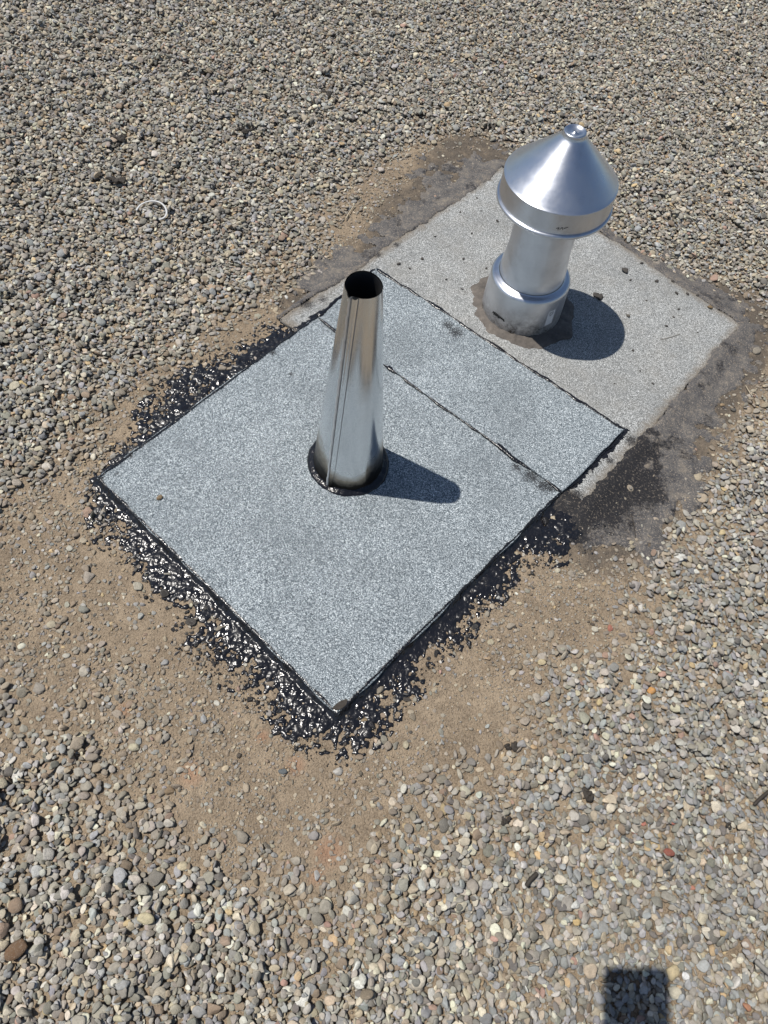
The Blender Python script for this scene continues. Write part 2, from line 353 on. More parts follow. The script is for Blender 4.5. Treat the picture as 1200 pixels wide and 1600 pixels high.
# ------------------------------------------------------------------ stones: shape library
PEBS = []
pc_col = bpy.data.collections.new('pebble_shapes')
def pebble_mesh(i, sub=3, ang=0.0):
    bm = bmesh.new(); bmesh.ops.create_icosphere(bm, subdivisions=sub, radius=1.0)
    r = random.Random(i * 13 + 1)
    ds = [(Vector((r.gauss(0, 1), r.gauss(0, 1), r.gauss(0, 1))).normalized(), r.uniform(0.42, 0.85)) for _ in range(10)]
    ks = [(Vector((r.gauss(0, 1), r.gauss(0, 1), r.gauss(0, 1))) * 1.3, r.uniform(0, 6.3), r.uniform(0.03, 0.07)) for _ in range(4)]
    for v in bm.verts:
        q = v.co.copy(); s = 1.0
        for d_, h in ds[:4 + i % 7]:                      # soft planar cuts give worn facets
            t = q.dot(d_)
            if t > h: s = min(s, 1 - (1 - h / t) * (0.68 + 0.3 * ang))
        q = q * s
        for k_, ph, am in ks: q = q * (1 + am * math.sin(k_.dot(v.co) * 1.6 + ph))
        v.co = q
    me = bpy.data.meshes.new('pebble_shape'); bm.to_mesh(me); bm.free()
    co = np.zeros(len(me.vertices) * 3, np.float32); me.vertices.foreach_get('co', co); co = co.reshape(-1, 3)
    mn, mx = co.min(0), co.max(0); co = (co - (mn + mx) / 2) / ((mx - mn) / 2); me.vertices.foreach_set('co', co.ravel())
    me.materials.append(m_peb); me.polygons.foreach_set('use_smooth', np.ones(len(me.polygons), bool)); me.update(); return me
for i in range(28): PEBS.append(pebble_mesh(i, 3, (i % 4) / 3.0))
GRITS = [pebble_mesh(100 + i, 1, 1.0) for i in range(8)]
def shapes_collection(nm, meshes):
    c = bpy.data.collections.new(nm)
    for i, me in enumerate(meshes):
        o = bpy.data.objects.new('%s_%02d' % (nm, i), me); c.objects.link(o)
    return c
C_PEB = shapes_collection('pebble_shape', PEBS); C_GRIT = shapes_collection('grit_shape', GRITS)

PAL = np.array([S(150, 143, 130), S(163, 156, 143), S(146, 146, 144), S(176, 162, 139), S(212, 201, 178), S(140, 122, 102), S(106, 102, 97), S(166, 134, 118),
                S(192, 166, 126), S(163, 162, 158), S(132, 129, 118), S(188, 183, 172)])
PW = np.array([0.20, 0.17, 0.13, 0.13, 0.06, 0.07, 0.06, 0.006, 0.014, 0.08, 0.10, 0.05])
PWR = np.array([0.13, 0.16, 0.18, 0.09, 0.07, 0.04, 0.04, 0.008, 0.012, 0.15, 0.08, 0.09])
def stone_cols(k, w_, rng):
    c = PAL[rng.choice(len(PAL), k, p=w_ / w_.sum())]
    c = c * np.array([1.10, 1.12, 1.14]) * rng.normal(1.0, 0.15, (k, 1)).clip(0.55, 1.45) * rng.normal(1.0, 0.022, (k, 3)); return c.clip(0.01, 0.75)

def instancer(name, shapes, A):
    """point mesh whose points carry one stone each"""
    k = len(A['pos']); me = bpy.data.meshes.new(name); me.vertices.add(k); me.vertices.foreach_set('co', A['pos'].astype(np.float32).ravel())
    for nm in ('rot', 'scl', 'poff'):
        a = me.attributes.new(nm, 'FLOAT_VECTOR', 'POINT'); a.data.foreach_set('vector', A[nm].astype(np.float32).ravel())
    a = me.attributes.new('pcol', 'FLOAT_COLOR', 'POINT'); a.data.foreach_set('color', np.c_[A['pcol'], np.ones(k)].astype(np.float32).ravel())
    a = me.attributes.new('ptar', 'FLOAT', 'POINT'); a.data.foreach_set('value', A['ptar'].astype(np.float32))
    a = me.attributes.new('idx', 'INT', 'POINT'); a.data.foreach_set('value', A['idx'].astype(np.int32))
    o = bpy.data.objects.new(name, me); col.objects.link(o)
    ng = bpy.data.node_groups.new(name + '_nodes', 'GeometryNodeTree')
    ng.interface.new_socket('Geometry', in_out='INPUT', socket_type='NodeSocketGeometry'); ng.interface.new_socket('Geometry', in_out='OUTPUT', socket_type='NodeSocketGeometry')
    gi = ng.nodes.new('NodeGroupInput'); go = ng.nodes.new('NodeGroupOutput')
    ci = ng.nodes.new('GeometryNodeCollectionInfo'); ci.inputs['Collection'].default_value = shapes; ci.inputs['Separate Children'].default_value = True; ci.inputs['Reset Children'].default_value = True
    mp_ = ng.nodes.new('GeometryNodeMeshToPoints'); ng.links.new(gi.outputs[0], mp_.inputs[0])
    io = ng.nodes.new('GeometryNodeInstanceOnPoints'); ng.links.new(mp_.outputs[0], io.inputs['Points']); ng.links.new(ci.outputs[0], io.inputs['Instance'])
    io.inputs['Pick Instance'].default_value = True
    def na(nm, t):
        x = ng.nodes.new('GeometryNodeInputNamedAttribute'); x.data_type = t; x.inputs['Name'].default_value = nm; return x.outputs['Attribute']
    ng.links.new(na('idx', 'INT'), io.inputs['Instance Index'])
    e2r = ng.nodes.new('FunctionNodeEulerToRotation'); ng.links.new(na('rot', 'FLOAT_VECTOR'), e2r.inputs[0]); ng.links.new(e2r.outputs[0], io.inputs['Rotation'])
    ng.links.new(na('scl', 'FLOAT_VECTOR'), io.inputs['Scale']); ng.links.new(io.outputs[0], go.inputs[0])
    md = o.modifiers.new('stones', 'NODES'); md.node_group = ng
    me.materials.append(m_peb)
    return o

# ------------------------------------------------------------------ gravel: drop stones one by one on a height map
HS = 0.0014
KER = []
_kr = random.Random(5)
for i in range(220):
    a = min(0.0100, max(0.0025, _kr.lognormvariate(math.log(0.0042), 0.31))); bb = a * _kr.uniform(0.56, 0.90); cc = a * _kr.uniform(0.24, 0.47); yaw = _kr.uniform(0, math.pi)
    R = int(math.ceil(a / HS)); g = np.arange(-R, R + 1) * HS; kx, ky = np.meshgrid(g, g)
    u = (kx * math.cos(yaw) + ky * math.sin(yaw)) / a; v = (-kx * math.sin(yaw) + ky * math.cos(yaw)) / bb
    r2 = u * u + v * v; ins = r2 < 1.0
    if ins.sum() < 5: ins = r2 <= r2.min() + 1.0
    ii, jj = np.nonzero(ins); h = cc * np.sqrt(np.clip(1 - r2[ins], 0, 1))
    gx_ = kx[ins]; gy_ = ky[ins]
    KER.append((ii - R, jj - R, h, a, bb, cc, yaw, gx_, gy_, 1.0 / ((gx_ ** 2).sum() + 1e-9), 1.0 / ((gy_ ** 2).sum() + 1e-9)))
KER.sort(key=lambda k: k[3])
def deposit(pts, ks, x0, y0, Hm, wrap=False, cand=2, rng=RNG):
    ny, nx = Hm.shape; pos = []; rot = []; scl = []
    offs = rng.normal(0, 0.0038, (len(pts), cand, 2)); offs[:, 0] = 0
    jit = rng.normal(0, 0.20, (len(pts), 2)); flip = rng.random(len(pts))
    for q in range(len(pts)):
        ki, kj, kh, a, bb, cc, yaw, kx, ky, ix2, iy2 = KER[ks[q]]
        best = None
        for c_ in range(cand):
            px = pts[q, 0] + offs[q, c_, 0]; py = pts[q, 1] + offs[q, c_, 1]
            i0 = int((py - y0) / HS); j0 = int((px - x0) / HS)
            I = ki + i0; J = kj + j0
            if wrap: I = I % ny; J = J % nx
            elif i0 < 9 or j0 < 9 or i0 > ny - 10 or j0 > nx - 10: continue
            hh = Hm[I, J]; t = hh + kh; z = 0.50 * t.max() + 0.50 * (t.mean() + cc * 0.12)
            if best is None or z < best[0]: best = (z, I, J, hh, px, py)
        if best is None: continue
        z, I, J, hh, px, py = best
        np.maximum.at(Hm, (I, J), z + kh) if wrap else Hm.__setitem__((I, J), np.maximum(hh, z + kh))
        m_ = hh - hh.mean(); sx_ = float((m_ * kx).sum() * ix2); sy_ = float((m_ * ky).sum() * iy2)
        sx_ = max(-0.7, min(0.7, sx_)) * 0.8 + jit[q, 0]; sy_ = max(-0.7, min(0.7, sy_)) * 0.8 + jit[q, 1]
        nrm = Vector((-sx_, -sy_, 1)).normalized()
        qt = Vector((0, 0, 1)).rotation_difference(nrm) @ Matrix.Rotation(yaw, 3, 'Z').to_quaternion()
        if flip[q] < 0.07: qt = qt @ Matrix.Rotation(1.2, 3, 'X').to_quaternion()
        e = qt.to_euler(); pos.append((px, py, z)); rot.append((e.x, e.y, e.z)); scl.append((a, bb, cc))
    return np.array(pos), np.array(rot), np.array(scl)

hx = int((X1 - X0) / HS); hy = int((Y1 - Y0) / HS)
cgx = X0 + (np.arange(hx) + 0.5) * HS; cgy = Y0 + (np.arange(hy) + 0.5) * HS
CX, CY = np.meshgrid(cgx[::2], cgy[::2]); d_, t_, r_ = fields(CX, CY); hz_ = soil_z(CX, CY, d_, r_) - 0.003
HM = np.repeat(np.repeat(hz_, 2, 0), 2, 1)[:hy, :hx]
if HM.shape != (hy, hx): HM = np.pad(HM, ((0, hy - HM.shape[0]), (0, hx - HM.shape[1])), mode='edge')
HM = HM.copy()
FRAME = GP([(-150, -90), (1350, -90), (1380, 1700), (-180, 1700)])
DENS = 42000
ncand = int((X1 - X0) * (Y1 - Y0) * DENS)
cand = np.c_[RNG.uniform(X0, X1, ncand), RNG.uniform(Y0, Y1, ncand)]
cd, ct, crr = fields(cand[:, 0], cand[:, 1])
shd = np.maximum(sdf(SHEETS, cand[:, 0], cand[:, 1]), sdf(OLD, cand[:, 0], cand[:, 1]))
full = 1.0 - 0.22 * crr
dep = fbm(cand[:, 0], cand[:, 1], 0.30, 61, 2)
prob = ct * full * (0.75 + 0.5 * dep)
sparse = 0.20 * sstep(-0.22, 0.02, cd) * (0.25 + 1.2 * sstep(0.35, 0.65, fbm(cand[:, 0], cand[:, 1], 0.10, 71, 2))) + 0.022
olds = sdf(OLDTAR, cand[:, 0], cand[:, 1])
sparse = np.where(olds > 0, np.where(cand[:, 1] > 1.5, 0.05, 0.006), sparse)
left = (cand[:, 0] < -0.05) & (cand[:, 1] < 0.62)
sparse = np.where(left & (olds < 0), sparse * 1.7 + 0.02, sparse)
prob = np.maximum(prob, sparse); prob = np.where(shd > -0.012, 0, prob)
tsd = sdf(TAR_OUT, cand[:, 0], cand[:, 1])
prob = np.where((tsd > 0) & (shd < -0.012), np.maximum(prob, 0.16), prob)
inn = (sdf(FRAME, cand[:, 0], cand[:, 1]) > 0)
keep = (RNG.random(ncand) < prob) & inn
pts = cand[keep]; kcd = cd[keep]; kr_ = crr[keep]; kt = ct[keep]; ktsd = tsd[keep]; kolds = olds[keep]
ks = RNG.integers(0, len(KER), len(pts))
near = sstep(0.75, 0.3, pts[:, 1]) * 0.30 + 0.22 * kr_
ks = np.where(RNG.random(len(pts)) < near, RNG.integers(len(KER) // 2, len(KER), len(pts)), ks)
ks = np.where((kt < 0.15) & (RNG.random(len(pts)) < 0.8), RNG.integers(0, len(KER) // 3, len(pts)), ks)
pos, rot, scl = deposit(pts, ks, X0, Y0, HM)
k = len(pos)
pd, pt_, pr_ = fields(pos[:, 0], pos[:, 1])
colr = np.where((RNG.random(k) < pr_)[:, None], stone_cols(k, PWR, RNG) * 0.90, stone_cols(k, PW, RNG))
dust = (1 - sstep(0.05, 0.9, pt_)) * RNG.uniform(0.0, 0.8, k)
colr = colr * (1 - dust[:, None]) + np.array([0.27, 0.21, 0.145]) * dust[:, None]
ptar = np.where((sdf(TAR_OUT, pos[:, 0], pos[:, 1]) > 0.012) & (RNG.random(k) < 0.55), RNG.uniform(0.75, 1, k), 0.0)
bury = (1 - sstep(0.0, 0.6, pt_)) * 0.25 + 0.12 * pr_
pos[:, 2] -= bury * scl[:, 2]
gA = dict(pos=pos, rot=rot, scl=scl, pcol=colr, ptar=ptar, idx=RNG.integers(0, len(PEBS), k), poff=RNG.uniform(-40, 40, (k, 3)))

# the bed goes on beyond the frame: one simulated square metre laid again and again
TS = 1.0
th = np.full((int(TS / HS), int(TS / HS)), -0.001); nT = int(32000 * TS * TS)
tp = np.c_[RNG.uniform(0, TS, nT), RNG.uniform(0, TS, nT)]
tpos, trot, tscl = deposit(tp, RNG.integers(0, len(KER), nT), 0, 0, th, True, 2)
tcol = stone_cols(len(tpos), PW, RNG)
parts = {k2: [gA[k2]] for k2 in gA}
for ty in np.arange(-1.0, 3.6, TS):
    for tx in np.arange(-2.0, 2.0, TS):
        q = tpos + np.array([tx, ty, 0]); ok = ~(sdf(FRAME, q[:, 0], q[:, 1]) > -0.004) & (sdf(BARE, q[:, 0], q[:, 1]) < 0)
        if ok.sum() == 0: continue
        m_ = int(ok.sum()); parts['pos'].append(q[ok]); parts['rot'].append(trot[ok]); parts['scl'].append(tscl[ok]); parts['pcol'].append(tcol[ok])
        parts['ptar'].append(np.zeros(m_)); parts['idx'].append(RNG.integers(0, len(PEBS), m_)); parts['poff'].append(RNG.uniform(-40, 40, (m_, 3)))
gA = {k2: np.concatenate(v) for k2, v in parts.items()}
gravel = instancer('gravel', C_PEB, gA)
tag(gravel, 'bed of loose rounded grey and tan gravel covering the roof', 'gravel', kind='stuff')
print('pebbles', len(gA['pos']))

# fine grit on the bare soil
ng_ = 520000
gp = np.c_[RNG.uniform(X0 + 0.2, X1, ng_), RNG.uniform(Y0 + 0.3, 2.2, ng_)]
gd, gt, grr = fields(gp[:, 0], gp[:, 1]); gs = np.maximum(sdf(SHEETS, gp[:, 0], gp[:, 1]), sdf(OLD, gp[:, 0], gp[:, 1]))
gn = fbm(gp[:, 0], gp[:, 1], 0.09, 90, 3)
go_ = sdf(OLDTAR, gp[:, 0], gp[:, 1])
pk = np.where(gs > 0, 0.0, (1 - 0.75 * gt) * (0.25 + 0.75 * sstep(0.35, 0.62, gn)) * np.where(go_ > 0, 0.25, 1.0))
kk = (RNG.random(ng_) < pk * 0.8) & (sdf(FRAME, gp[:, 0], gp[:, 1]) > 0); gp = gp[kk]; k = len(gp); gd, gt, grr = fields(gp[:, 0], gp[:, 1])
sz = np.clip(RNG.lognormal(math.log(0.0011), 0.50, k), 0.0005, 0.0040)
gz = soil_z(gp[:, 0], gp[:, 1], gd, grr) - 0.003 + sz * 0.2
gc = stone_cols(k, PW, RNG); dm = RNG.uniform(0.0, 0.8, k)[:, None]; gc = gc * (1 - dm) + np.array([0.29, 0.225, 0.155]) * dm
gA2 = dict(pos=np.c_[gp, gz], rot=RNG.uniform(0, 6.28, (k, 3)), scl=sz[:, None] * RNG.uniform(0.6, 1.2, (k, 3)), pcol=gc,
           ptar=np.where((sdf(TAR_OUT, gp[:, 0], gp[:, 1]) > 0) & (RNG.random(k) < 0.6), 0.95, 0.0) + np.where(RNG.random(k) < 0.06, 0.7, 0),
           idx=RNG.integers(0, len(GRITS), k), poff=RNG.uniform(-40, 40, (k, 3)))
gA2['ptar'] = np.clip(gA2['ptar'], 0, 1)
grit = instancer('grit', C_GRIT, gA2); tag(grit, 'fine tan grit and crumbs scattered on the bare soil', 'grit', kind='stuff')
print('grit', k)

# ------------------------------------------------------------------ tar spread along the new sheets, weathered mastic round the old one
def field_mesh(name, m, poly, res, zf, ff, extra=None):
    mn = poly.min(0) - 0.02; mx = poly.max(0) + 0.02
    ax = np.arange(mn[0], mx[0], res); ay = np.arange(mn[1], mx[1], res); x, y = np.meshgrid(ax, ay)
    t = ff(x, y); z = zf(x, y, t); fc = grid_faces(len(ax), len(ay)); tf = t.ravel()
    fc = fc[(tf[fc] > 0).sum(1) >= 2]
    used = np.unique(fc); rm = np.full(x.size, -1); rm[used] = np.arange(len(used))
    V_ = np.stack([x, y, z], -1).reshape(-1, 3)[used]; me = quads(name, V_, rm[fc])
    if extra: 
        for kk_, fn in extra.items(): fattr(me, kk_, fn(x, y, t).ravel()[used])
    return link(name, me, m)
SOIL = lambda x, y: soil_z(x, y, -sdf(BARE, x, y), np.zeros_like(x)) - 0.003
def tar_f(x, y):
    so = sdf(TAR_OUT, x, y); sh = -sdf(SHEETS, x, y)                 # sh > 0 outside the sheets
    s = np.clip(so, 0, 1) / (np.clip(so, 0, 1) + np.clip(sh, 0.0005, 1))
    n1 = fbm(x, y, 0.0070, 301, 3); n2 = fbm(x, y, 0.05, 317, 3); wd, wi = worley(x, y, 0.0092, 7)
    f = s * 1.08 + (n1 - 0.5) * 1.35 + (n2 - 0.5) * 1.6 + (wd - 0.45) * 0.75 - 0.38     # fills the joints between stones first
    eR = sdf(np.array([FRONT[1], FRONT[2], FRONT[2] + (0.2, -0.2), FRONT[1] + (0.2, -0.2)]), x, y) > 0
    eL = sdf(np.array([FRONT[0], FRONT[1], FRONT[1] + (-0.2, -0.3), FRONT[0] + (-0.2, -0.3)]), x, y) > 0
    band = np.where(eR, 0.016, np.where(eL, 0.007, 0.012)) * (0.45 + 1.1 * fbm(x, y, 0.10, 331, 2))  # widest at right: tar, with the lifted edge's shadow painted in as tar
    f = np.where(eL, f + 0.12, f)
    f = np.maximum(f, (band - sh) * 60 + (n1 - 0.5) * 0.5)
    f = np.where(so < 0, np.minimum(f, so * 50), f)
    io = sdf(OLD, x, y); f = np.where(io > 0.002, np.minimum(f, (0.010 - sh) * 60 + (n1 - 0.5) * 0.9), f)
    return np.where(sh < -0.0015 - 0.003 * vnoise(x, y, 0.012, 9), -1, f)
def tar_z(x, y, t):
    sh = -sdf(SHEETS, x, y); so = sdf(TAR_OUT, x, y)
    wd, wi = worley(x, y, 0.0092, 7); wd2, _ = worley(x, y, 0.0042, 19)
    lum = np.clip(1 - wd * 1.35, 0, 1) ** 0.6 * (0.25 + 0.75 * wi) * (0.0009 + 0.0020 * sstep(0.03, 0.06, sh)) + np.clip(1 - wd2 * 1.3, 0, 1) * 0.0006
    body = 0.0008 + 0.0028 * np.clip(t, 0, 1); rim = 0.0085 * np.exp(-(np.clip(sh, 0, 1) / 0.006) ** 2)
    sm = sstep(0.0, 0.02, sh)
    z = SOIL(x, y) + np.where(t > 0, body + lum * (0.3 + 0.7 * sm), -0.001)
    z = np.maximum(z, SOIL(x, y) + (rim * (0.55 + 0.75 * vnoise(x, y, 0.007, 77)) + 0.0012 * (wi - 0.5)) * (t > 0))
    inside_old = sdf(OLD, x, y) > 0
    z = np.where(inside_old & (t > 0), np.maximum(z, Z_OLD + 0.0012 + 0.25 * lum), z)
    z = np.where(sh < 0.0, Z_FRONT + 0.0010 + 0.0012 * vnoise(x, y, 0.006, 4), z)
    return z
tar = field_mesh('tar', m_tar, TAR_OUT, 0.0015, tar_z, tar_f)
tag(tar, 'glossy black tar smeared and crumbled around the edges of the new patch', 'tar', kind='stuff')

def wt_f(x, y):
    so = sdf(OLDTAR, x, y); io = sdf(OLD, x, y); n1 = fbm(x, y, 0.10, 401, 4); n2 = fbm(x, y, 0.02, 411, 3)
    f = np.minimum(so * 10 - 0.10, 0.50) + (n1 - 0.5) * 1.9 + (n2 - 0.5) * 1.3 - 0.02 - 0.55 * sstep(1.45, 1.7, y)
    over = (-io + 0.001 + 0.030 * (n1 - 0.45) + 0.012 * (n2 - 0.5)) * 45       # laps a little over the old sheet's edge
    f = np.where(io > -0.01, np.minimum(np.maximum(f, over), over), f)
    f = np.where(io > -0.012, np.maximum(f, over), f)
    f = np.where(sdf(SHEETS, x, y) > -0.001, -1, f)
    return np.where(so < -0.03, -1, f)
def wt_z(x, y, t):
    io = sdf(OLD, x, y); lift = sstep(-0.045, 0.0, io) * (Z_OLD + 0.003)
    return SOIL(x, y) + lift + np.where(t > 0, 0.0014 + 0.0014 * np.clip(t, 0, 1) + 0.0035 * (fbm(x, y, 0.03, 421, 3) - 0.5) * (0.3 + 0.7 * (io < -0.02)), -0.0012) + 0.0006
wt = field_mesh('weathered_tar', m_wtar, OLDTAR, 0.0032, wt_z, wt_f,
                {'black': lambda x, y, t: blobs(x, y, [(925, 770, 70), (960, 735, 60), (980, 700, 40), (885, 815, 50), (1000, 760, 40)]) * (0.65 + 1.1 * fbm(x, y, 0.02, 431, 3)) + 0.45 * sstep(0.62, 0.75, fbm(x, y, 0.035, 441, 3))})
tag(wt, 'dull grey brown weathered tar smeared around the edges of the old patch', 'tar', kind='stuff')

# ------------------------------------------------------------------ roofing sheets
def sheet(name, C4, ztop, thick, m, nu, nv, wob, stains, dustf, seed, under=None):
    C4 = np.asarray(C4); u = np.linspace(0, 1, nu); v = np.linspace(0, 1, nv); U, V = np.meshgrid(u, v)
    Pq = ((1 - U) * (1 - V))[..., None] * C4[0] + (U * (1 - V))[..., None] * C4[1] + (U * V)[..., None] * C4[2] + ((1 - U) * V)[..., None] * C4[3]
    x = Pq[..., 0]; y = Pq[..., 1]
    eU = np.minimum(U, 1 - U); eV = np.minimum(V, 1 - V); ed = np.exp(-np.minimum(eU, eV) * 30)
    x = x + ed * wob * (fbm(x * 1.0, y, 0.035, seed, 3) - 0.5); y = y + ed * wob * (fbm(x, y + 5, 0.035, seed + 3, 3) - 0.5)
    z = ztop + 0.0022 * (fbm(x, y, 0.16, seed + 9, 2) - 0.5) * (1 - ed) + 0.0008 * ed * (fbm(x, y, 0.04, seed + 12, 2))
    top = np.stack([x, y, z], -1).reshape(-1, 3); bot = top.copy(); bot[:, 2] = top[:, 2] - thick
    n_ = nu * nv; f = grid_faces(nu, nv); idx = np.arange(n_).reshape(nv, nu)
    loop = np.concatenate([idx[0, :], idx[1:, -1], idx[-1, -2::-1], idx[-2:0:-1, 0]]); nxt = np.roll(loop, -1)
    side = np.stack([loop, loop + n_, nxt + n_, nxt], -1)
    me = quads(name, np.concatenate([top, bot]), np.concatenate([f, f[:, ::-1] + n_, side]))
    sv = blobs(x, y, stains) if stains else np.zeros_like(x); dv = dustf(x, y) if dustf else np.zeros_like(x)
    fattr(me, 'stain', np.r_[sv.ravel() * 0.72 - 0.25 * (sv.ravel() < 0.05), np.full(n_, 1.2)]); fattr(me, 'dust', np.r_[dv.ravel(), np.zeros(n_)])
    o = link(name, me, m); me.polygons.foreach_set('use_smooth', np.r_[np.ones(len(f), bool), np.ones(len(f), bool), np.zeros(len(side), bool)]); return o
def bead(name, pts, zs, r, parent, seed, m=m_bead, lo=0.25):   # irregular squeezed-out line of bitumen
    pts = np.asarray(pts); k = len(pts); tn = np.gradient(pts, axis=0); tn /= np.linalg.norm(tn, axis=1)[:, None] + 1e-9; nr = np.c_[-tn[:, 1], tn[:, 0]]
    s = np.cumsum(np.r_[0, np.linalg.norm(np.diff(pts, axis=0), axis=1)])
    rr_ = r * (lo + 1.1 * (fbm(s, s * 0 + seed, 0.03, seed, 3)) ** 1.5) * np.clip(np.minimum(s, s[-1] - s) / 0.01 + 0.2, 0, 1) ; wv = (fbm(s, s * 0 - seed, 0.02, seed + 5, 3) - 0.5) * r * 0.9
    ns = 7; V_ = []
    for i in range(k):
        c_ = pts[i] + nr[i] * wv[i]
        for j in range(ns):
            an = math.pi * 2 * j / ns; rad = rr_[i] * (1 + 0.3 * (vnoise(np.array([s[i] * 1.0]), np.array([j * 0.37]), 0.004, seed)[0] - 0.5))
            V_.append((c_[0] + nr[i, 0] * rad * math.cos(an), c_[1] + nr[i, 1] * rad * math.cos(an), zs + 0.45 * rad * math.sin(an)))
    f = [(i * ns + j, i * ns + (j + 1) % ns, (i + 1) * ns + (j + 1) % ns, (i + 1) * ns + j) for i in range(k - 1) for j in range(ns)]
    f += [tuple(range(ns)), tuple(range((k - 1) * ns + ns - 1, (k - 1) * ns - 1, -1))]
    return link(name, pydata(name, V_, f), m, parent)
def along(a, b, k, bow=0.0, seed=0):
    t = np.linspace(0, 1, k)[:, None]; p_ = a * (1 - t) + b * t; d__ = b - a; nn = np.array([-d__[1], d__[0]]) / np.linalg.norm(d__)
    return p_ + nn * (bow * np.sin(np.pi * t) + 0.006 * (fbm(t * 3, t * 0 + seed, 0.25, seed, 3) - 0.5))

old = sheet('roofing_patch', OLD, Z_OLD, 0.006, m_old, 170, 150, 0.014,
            [(520, 495, 6), (480, 478, 14), (505, 470, 10), (590, 400, 10), (620, 385, 8), (900, 775, 16), (952, 722, 9), (985, 690, 16)],
            lambda x, y: np.clip(1 - sdf(OLD, x, y) / 0.032, 0, 1) * 0.8, 50)
tag(old, 'weathered grey granulated roofing patch under the capped aluminium vent', 'roofing patch')
front = sheet('roofing_patch', FRONT, Z_FRONT, 0.0065, m_new, 170, 170, 0.006,
              [(848, 763, 20), (828, 748, 20), (858, 768, 12), (805, 735, 12), (250, 570, 8), (426, 556, 9), (205, 716, 9), (455, 590, 6), (160, 752, 8), (185, 745, 6)], None, 70)
tag(front, 'large new blue grey granulated roofing patch around the tall cone vent', 'roofing patch')
strip = sheet('roofing_strip', STRIP, Z_STRIP, 0.0062, m_new, 150, 50, 0.006,
              [(710, 526, 17), (698, 515, 12), (588, 424, 6)], None, 90)
tag(strip, 'narrow new grey roofing strip between the cone patch and the old patch', 'roofing strip')
bead('bitumen_bead', along(STRIP[0], STRIP[1], 260, 0.0, 3), Z_FRONT + 0.0024, 0.0054, strip, 3)
bead('bitumen_bead', along(STRIP[3], STRIP[2], 260, 0.0, 5), Z_STRIP - 0.0002, 0.0055, strip, 5)
bead('bitumen_bead', along(STRIP[1], STRIP[2], 120, 0.0, 7), Z_OLD + 0.003, 0.0055, strip, 7)
bead('bitumen_bead', along(STRIP[0], STRIP[3], 120, 0.0, 9), Z_STRIP - 0.0004, 0.0080, strip, 9)
# lozenge scrape with a dark rim near the front corner
lz = G(532, 1102, Z_FRONT); e1 = G(543, 1095, Z_FRONT) - lz; vv = []
for j in range(20):
    an = j / 20 * 2 * math.pi; e2 = np.array([-e1[1], e1[0]]) * 0.42
    q = lz + e1 * math.cos(an) * (1 + 0.15 * math.sin(3 * an)) + e2 * math.sin(an); vv.append((q[0], q[1], Z_FRONT + 0.0019))
bm = bmesh.new(); bv = [bm.verts.new(v) for v in vv]; bt = [bm.verts.new((v[0], v[1], v[2] - 0.0016)) for v in vv]
bm.faces.new(bv)
for j in range(20): bm.faces.new((bv[j], bt[j], bt[(j + 1) % 20], bv[(j + 1) % 20]))
me = bpy.data.meshes.new('tar_spot'); bm.to_mesh(me); bm.free(); link('tar_spot', me, m_leaf, front, False)

# ------------------------------------------------------------------ lathe for the vents
def lathe(name, prof, m, parent, seg=96, grime=None, wob=None, close=False):
    k = len(prof); V_ = []
    for i, (r, h) in enumerate(prof):
        for j in range(seg):
            a = j / seg * 2 * math.pi; rr_ = r; hh = h
            if wob: rr_, hh = wob(r, h, a, i)
            V_.append((rr_ * math.cos(a), rr_ * math.sin(a), hh))
    f = [(i * seg + j, i * seg + (j + 1) % seg, (i + 1) * seg + (j + 1) % seg, (i + 1) * seg + j) for i in range(k - 1) for j in range(seg)]
    if close: f.append(tuple(range((k - 1) * seg, k * seg)))
    me = pydata(name, V_, f)
    if grime is not None: fattr(me, 'grime', [max(0.0, min(1.0, grime(v[2], math.atan2(v[1], v[0])))) for v in V_])
    return link(name, me, m, parent)
def dense(pr, k=6):
    out = []
    for (a, b_), (c_, d__) in zip(pr[:-1], pr[1:]):
        for t in range(k): out.append((a + (c_ - a) * t / k, b_ + (d__ - b_) * t / k))
    out.append(pr[-1]); return out
def arc(cr_, ch_, rad, a0, a1, k=8): return [(cr_ + rad * math.cos(math.radians(a0 + (a1 - a0) * t / k)), ch_ + rad * math.sin(math.radians(a0 + (a1 - a0) * t / k))) for t in range(k + 1)]
def lean(tx, ty): return Vector((0, 0, 1)).rotation_difference(Vector((tx, ty, 1)).normalized())
def toward_cam(x, y): return math.atan2(-y, -x)

# tall cone
CXY = (-0.0764, 0.6684); CH = 0.407; CRT = 0.0230; CRB = 0.0592
cone = empty('cone_vent', (CXY[0], CXY[1], Z_FRONT), lean(-0.0075, -0.041))
tag(cone, 'tall tapered galvanised steel vent cone with open top on the front patch', 'roof vent')
CH -= Z_FRONT; A_SEAM = toward_cam(*CXY) - math.radians(27)
def cw(r, h, a, i):
    k = max(0.0, (h - CH * 0.96) / (CH * 0.04)); da = (a - A_SEAM + math.pi) % (2 * math.pi) - math.pi
    notch = math.exp(-((da + 0.30) / 0.14) ** 2)
    return r * (1 + 0.004 * math.sin(2 * a + 0.7) * h / CH + 0.05 * k * notch), h - k * (0.005 * notch + 0.0010 * math.sin(a * 2 + 1))
prof = dense([(CRB + 0.002, 0.0), (CRB - 0.001, 0.006)], 2)[:-1] + dense([(CRB - 0.001, 0.006), (CRT, CH)], 40)
def cgr(h, a):
    da = (a - toward_cam(*CXY) + math.pi) % (2 * math.pi) - math.pi
    return 1.05 - h / (0.070 + 0.022 * math.sin(a * 2 + 1.2) + (0.02 if da > 0.6 else 0) + 0.03 * max(0.0, min(1.0, (-da - 0.2) / 0.8))) if h < 0.11 else 0
lathe('cone_body', prof, m_galv, cone, 128, cgr, cw)
